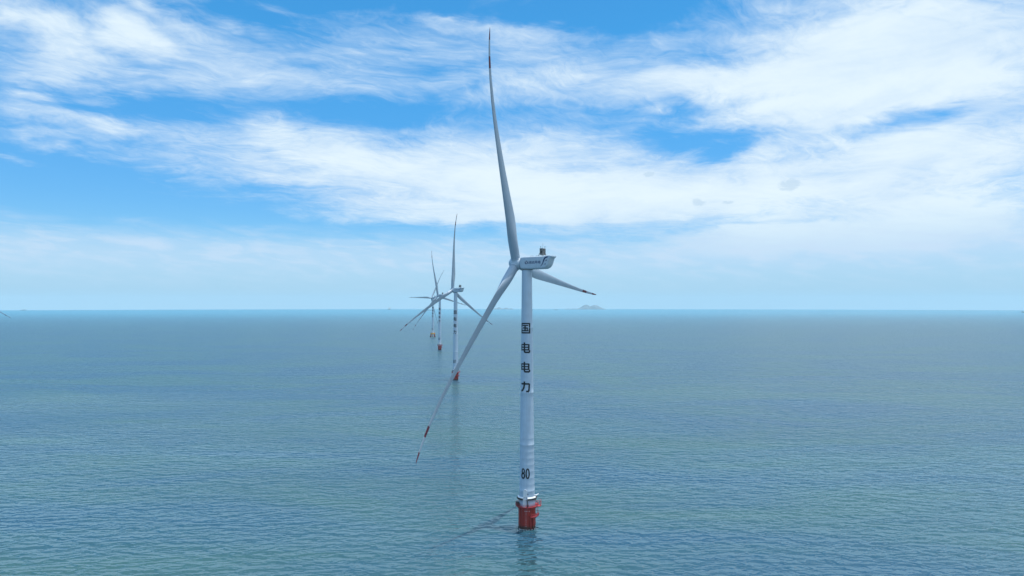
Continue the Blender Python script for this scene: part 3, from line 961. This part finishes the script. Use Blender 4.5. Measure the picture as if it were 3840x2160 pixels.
def build_blade(root, bend):
    """blade along +Z, upwind +Y, leading edge -X"""
    st = [(0.018, 4.45, 1.0, 0), (0.05, 4.45, 1.0, 0), (0.075, 4.55, 0.93, 3), (0.105, 4.95, 0.76, 8), (0.14, 5.50, 0.58, 12), (0.175, 5.85, 0.46, 13),
          (0.21, 5.85, 0.39, 12), (0.26, 5.50, 0.345, 10.5), (0.32, 5.0, 0.31, 9), (0.40, 4.35, 0.28, 7), (0.48, 3.75, 0.26, 5.2), (0.56, 3.2, 0.245, 3.8),
          (0.64, 2.72, 0.23, 2.6), (0.72, 2.28, 0.22, 1.6), (0.80, 1.88, 0.21, 0.9), (0.843, 1.68, 0.20, 0.5), (0.844, 1.68, 0.20, 0.5), (0.89, 1.45, 0.19, 0.2), (0.891, 1.45, 0.19, 0.2),
          (0.93, 1.22, 0.18, 0), (0.952, 1.10, 0.18, 0), (0.953, 1.10, 0.18, 0), (0.975, 0.85, 0.18, 0), (0.99, 0.55, 0.18, 0), (0.998, 0.22, 0.2, 0), (1.0, 0.05, 0.3, 0)]
    n = 28
    rings = []
    for (r, c, th, tw) in st:
        pts = []
        k = min(1.0, max(0.0, (th - 0.40) / 0.55))           # 1 = round root, 0 = aerofoil
        for i in range(n):
            a = 2 * math.pi * i / n
            cx_, cy_ = math.cos(a) * 0.5 * c, math.sin(a) * 0.5 * c
            # aerofoil: u 0 at leading edge, 1 at trailing edge
            u = (1 + math.cos(a)) / 2
            yt = 5 * th * (0.2969 * math.sqrt(u) - 0.126 * u - 0.3516 * u * u + 0.2843 * u ** 3 - 0.1036 * u ** 4)
            ax_, ay_ = (u - 0.34) * c, (yt if math.sin(a) >= 0 else -yt * 0.75) * c
            x, y = cx_ * k + ax_ * (1 - k), cy_ * k - ay_ * (1 - k) if False else cy_ * k + ay_ * (1 - k) * -1 * -1
            t_ = R(tw)
            x, y = x * math.cos(t_) + y * math.sin(t_), -x * math.sin(t_) + y * math.cos(t_)
            off = BLADE_R * (CONE * r + bend * r ** 5.3)
            pts.append((x, y + off, r * BLADE_R))
        rings.append(pts)
    mb = MB()
    vs = [p for rg in rings for p in rg]
    o = len(mb.v)
    mb.v += vs
    for j in range(len(rings) - 1):
        mid = (st[j][0] + st[j + 1][0]) / 2
        mi = 1 if (0.8435 < mid < 0.8905 or mid > 0.9525) else 0
        for i in range(n):
            k2 = (i + 1) % n
            mb.f.append((j * n + i, j * n + k2, (j + 1) * n + k2, (j + 1) * n + i)); mb.m.append(mi)
    mb.f.append(tuple(range(n - 1, -1, -1))); mb.m.append(0)
    mb.f.append(tuple(range((len(rings) - 1) * n, len(rings) * n))); mb.m.append(1)
    bl = mb.build('blade', [M['blade'], M['band']], root, smooth=50)
    col = MB()
    for (z0, z1, r_) in ((1.95, 2.55, 2.42), (2.75, 2.95, 2.34)):
        col.lathe([(2.1, z0), (r_, z0 + 0.04), (r_, z1 - 0.04), (2.1, z1)], 40, caps=False)
    cobj = col.build('root_collar', M['nacelle'], bl, smooth=40)
    return bl


def build_hub(root):
    """spinner about local Y (upwind +Y)"""
    mb = MB()
    prof = [(2.30, -3.05), (2.62, -2.95), (2.78, -2.5), (2.86, -1.6), (2.92, -0.6), (2.94, 0.4), (2.86, 1.3), (2.62, 2.15), (2.2, 2.85), (1.6, 3.35), (0.9, 3.62), (0.05, 3.70)]
    mb.lathe(prof, 48)
    mb.v = [(x, z, -y) for (x, y, z) in mb.v]
    h_ = mb.build('hub', M['nacelle'], root, smooth=45)
    gap = MB()
    gap.lathe([(2.2, -3.3), (2.35, -3.3), (2.35, -3.0), (2.2, -3.0)], 40)
    gap.v = [(x, z, -y) for (x, y, z) in gap.v]
    gap.build('seal_ring', M['dark'], h_, smooth=40)
    return h_


def rotor_matrix(yaw, phase, cone_free=True):
    a = Vector((-math.cos(yaw) * math.cos(TILT), math.sin(yaw) * math.cos(TILT), math.sin(TILT)))
    b = Vector((math.sin(yaw), math.cos(yaw), 0))
    u = b.cross(a).normalized()
    if u.z < 0:
        u = -u
    rd = (math.cos(phase) * u - math.sin(phase) * b).normalized()
    x = a.cross(rd).normalized()
    m = Matrix((x, a, rd)).transposed().to_4x4()
    ah = Vector((-math.cos(yaw), math.sin(yaw), 0))
    m.translation = ah * OVERHANG + Vector((0, 0, HUB_Z))
    return m


def pose(root, yaw, phase):
    k = 0
    for c in root.children:
        base = c.name.split('.')[0]
        if base == 'nacelle':
            c.rotation_euler = (0, 0, math.pi - yaw)
        elif base == 'hub':
            c.matrix_local = rotor_matrix(yaw, phase)
        elif base == 'blade':
            c.matrix_local = rotor_matrix(yaw, phase + k * 2 * math.pi / 3)
            k += 1


def copy_tree(o, parent=None, skip=()):
    c = o.copy()
    COL.objects.link(c)
    if parent is not None:
        c.parent = parent
    for ch in list(o.children):
        if ch.name.split('.')[0] in skip:
            continue
        copy_tree(ch, c, skip)
    return c


GROUP = 'wind turbines standing in the sea'
t1 = empty('wind_turbine', (7.08, 324.07, 0))
build_foundation(t1)
build_tower(t1, '80')
build_nacelle(t1)
build_hub(t1)
for _ in range(3):
    build_blade(t1, BEND)
pose(t1, R(29.5), R(22.47))
tag(t1, 'nearest and tallest wind turbine, number 80 on its tower above a red pile', 'wind turbine', GROUP)
bpy.context.view_layer.update()


def another(x, y, yaw, phase, number, label):
    r_ = copy_tree(t1, None, ('digit',))
    r_.location = (x, y, 0)
    tw = [c for c in r_.children if c.name.split('.')[0] == 'tower'][0]
    for k, ch in enumerate(number):
        mb = MB()
        off = (k - (len(number) - 1) / 2) * 2.15
        cyl_strokes(mb, CHAR[ch], 1.75, 4.55, 25.8, TEXT_AZ + 2 + math.degrees(off / tower_radius(25.8)))
        mb.build('digit', M['black'], tw)
    pose(r_, yaw, phase)
    r_['label'] = label
    return r_


another(-78.16, 946.5, R(38.9), R(1.3), '81', 'second nearest wind turbine, number 81 on its tower, one blade pointing straight up')
another(-164.9, 1560.8, R(36.3), R(17.7), '82', 'third wind turbine back, number 82, on a slim red pile, behind the second one')
another(-1333.9, 1700.0, R(22.0), R(-122.0), '', 'wind turbine beyond the left edge with only one blade tip in view')

# the farthest one of the row stands on a pile cap instead
t4 = copy_tree(t1, None, ('digit', 'pile', 'draft_mark', 'white_mark', 'cable_pipe', 'work_platform', 'walkway', 'access_ladder', 'rest_platform',
                          'fender_tube', 'landing_ladder', 'gallery_hood', 'gallery_bracket', 'hatch_cover', 'stair_post', 'stair', 'davit_crane', 'control_cabinet', 'railing'))
t4.location = (-252.0, 2175.0, 0)
t4['label'] = 'farthest wind turbine of the row, on a yellow pile cap with splayed legs'
tw4 = [c for c in t4.children if c.name.split('.')[0] == 'tower'][0]
for k, ch in enumerate('83'):
    mb = MB()
    off = (k - 0.5) * 2.15
    cyl_strokes(mb, CHAR[ch], 1.75, 4.55, 25.8, TEXT_AZ + 2 + math.degrees(off / tower_radius(25.8)))
    mb.build('digit', M['black'], tw4)
pose(t4, R(32.7), R(-30.2))
MB().lathe([(7.6, 9.6), (7.75, 9.7), (7.75, 12.6), (7.6, 12.7), (4.0, 12.72)], 48).build('pile_cap', M['yellow'], t4, smooth=35)
rl4 = MB()
for zz in (13.3, 13.9):
    rl4.path(ring_pts(7.5, zz, 28), 0.10, 5, True)
for a in range(0, 360, 15):
    rl4.tube(pol(7.5, a, 12.7), pol(7.5, a, 13.9), 0.10, seg=5)
rl4.build('railing', M['concrete'], t4)
for k in range(8):
    a = k * 45 + 12
    lg4 = MB()
    lg4.tube(pol(8.6, a, -3.0), pol(7.8, a, 2.6), 0.95, seg=14, mi=0)
    lg4.tube(pol(7.8, a, 2.6), pol(6.8, a, 9.62), 0.95, seg=14, mi=1)
    lg4.build('pile_leg', [M['pile'], M['rail'] if k % 2 else M['concrete']], t4, smooth=50)
for a, z_ in ((20, 13.6), (200, 13.4)):
    MB().box(pol(6.0, a, z_), (1.6, 2.2, 1.8), (0, 0, R(a))).build('control_cabinet', M['concrete'], t4)


# ------------------------------------------------------------------ wash round the nearest pile
fm = MB()
rf = random.Random(4)
for k in range(70):
    a = rf.choice([rf.uniform(-150, -20), rf.uniform(-80, -50), rf.uniform(0, 360)])
    r_ = 4.15 + abs(rf.gauss(0, 0.35))
    cx_, cy_, _z = pol(r_, a, 0)
    n_ = 9
    rx, ry = rf.uniform(0.10, 0.40), rf.uniform(0.06, 0.16)
    c_, s_ = math.cos(R(a + 90)), math.sin(R(a + 90))
    ps = []
    for i in range(n_):
        th = 2 * math.pi * i / n_
        q = rf.uniform(0.6, 1.15)
        u_, v_ = rx * q * math.cos(th), ry * q * math.sin(th)
        ps.append((cx_ + u_ * c_ - v_ * s_, cy_ + u_ * s_ + v_ * c_))
    zt = 0.05 + 0.004 * (k % 10)
    fm.add([(x, y, zt) for x, y in ps] + [(x, y, -0.05) for x, y in ps],
           [tuple(range(n_))] + [(i, (i + 1) % n_, n_ + (i + 1) % n_, n_ + i) for i in range(n_)])
fo = fm.build('foam', M['pale'], None, loc=(7.08, 324.07, 0))
fo['kind'] = 'stuff'
fo['label'] = 'specks of white wash round the foot of the nearest red pile'

# ------------------------------------------------------------------ ships on the horizon
def hull_mesh(L, Wd, D, bow=0.16):
    rings = []
    for (u, w, zb) in ((-0.5, 0.80, 0.1), (-0.46, 0.95, -0.6), (-0.2, 1.0, -1.0), (0.5 - bow, 1.0, -1.0), (0.5 - bow * 0.45, 0.72, -1.0), (0.5, 0.05, -0.2)):
        lift = 0.22 * D if u > 0.45 else 0
        x = u * L
        rings.append([(x, -w * Wd / 2, D + lift), (x, -w * Wd * 0.46, zb), (x, w * Wd * 0.46, zb), (x, w * Wd / 2, D + lift)])
    return MB().loft(rings)


def cargo_ship(x, y, rz, L, label, mat='hulldark'):
    s = empty('cargo_ship', (x, y, 0), rz)
    hull_mesh(L, L * 0.15, 4.2).build('hull', M[mat], s)
    dh = MB()
    dh.box((-L * 0.36, 0, 6.2), (L * 0.13, L * 0.12, 4.0))
    dh.box((-L * 0.365, 0, 9.6), (L * 0.10, L * 0.11, 2.78))
    dh.box((-L * 0.365, 0, 12.2), (L * 0.075, L * 0.13, 2.38))
    d = dh.build('deckhouse', M['house'], s)
    MB().box((-L * 0.327, 0, 12.5), (0.1, L * 0.11, 1.0)).build('bridge_window', M['glass'], d)
    MB().tube((-L * 0.42, 0, 4.2), (-L * 0.42, 0, 13.0), 1.3, 1.1, 12).build('funnel', M['hullred'], s)
    hc = MB()
    for k in range(3):
        hc.box((-L * 0.12 + k * L * 0.19, 0, 4.7), (L * 0.16, L * 0.10, 1.0))
    hc.build('hatch_covers', M['hullred'], s)
    MB().tube((L * 0.40, 0, 4.2), (L * 0.40, 0, 13.0), 0.3, 0.2, 6).build('foremast', M['house'], s)
    tag(s, label, 'ship')
    return s


def barge(x, y, rz, L, label):
    s = empty('barge', (x, y, 0), rz)
    hull_mesh(L, L * 0.2, 4.4, 0.08).build('hull', M['hulldark'], s)
    MB().box((-L * 0.36, 0, 6.4), (L * 0.12, L * 0.13, 4.0)).build('wheelhouse', M['house'], s)
    cg = MB()
    for k in range(5):
        cg.tube((-L * 0.2 + k * L * 0.13, 0, 4.38), (-L * 0.2 + k * L * 0.13, 0, 6.8 + (k % 2) * 0.6), L * 0.085, L * 0.02, 12)
    cg.build('cargo_heap', M['hullred'], s)
    tag(s, label, 'ship')
    return s


cargo_ship(6345, 8407, R(4), 150, 'dark cargo ship with a stern deckhouse cut by the right edge of the view')
barge(-8361, 11696, R(12), 78, 'low flat ship on the horizon near the left edge')
barge(-1361, 11209, R(-6), 84, 'thin dark barge on the sea just left of the turbine row')
barge(775, 11956, R(8), 66, 'tiny low ship just left of the twin peaked island')
# jack-up crane vessel, left of the turbine row
lb = empty('crane_vessel', (-2300.6, 12809, 0), R(15))
hull_mesh(52, 24, 7.0, 0.1).build('hull', M['hulldark'], lb)
for sx in (-18, 12):
    for sy in (-9, 9):
        MB().tube((sx, sy, -3), (sx, sy, 38), 1.4, seg=8).build('jacking_leg', M['steel'], lb)
cr = MB()
cr.tube((0, 5, 7), (0, 5, 22), 2.2, 1.8, 10)
cr.tube((0, 5, 21), (26, 8, 46), 1.2, 0.7, 8)
cr.tube((0, 5, 21), (-4, 5, 34), 0.9, 0.7, 8)
cr.tube((-4, 5, 34), (26, 8, 46), 0.35, seg=5)
cr.build('crane', M['yellow'], lb)
MB().box((-21, 0, 11), (7, 14, 8)).build('deckhouse', M['house'], lb)
tag(lb, 'faint crane vessel with raised boom on the horizon, left of the turbine row', 'ship')

# ------------------------------------------------------------------ haze
HZ = 14400.0
hb = MB().box((0, 0, 129.0), (2 * HZ, 2 * HZ, 268.0))
haze = hb.build('haze', [])
hm = bpy.data.materials.new('sea_haze')
hm.use_nodes = True
ht = NT(hm.node_tree)
ht.n.clear()
ho = ht.new('ShaderNodeOutputMaterial')
pv = ht.new('ShaderNodeVolumePrincipled')
pv.inputs['Color'].default_value = (0.66, 0.92, 1.0, 1)
pv.inputs['Density'].default_value = 2.7e-5
pv.inputs['Anisotropy'].default_value = 0.0
ht.l.new(pv.outputs[0], ho.inputs['Volume'])
haze.data.materials.append(hm)
haze['kind'] = 'stuff'
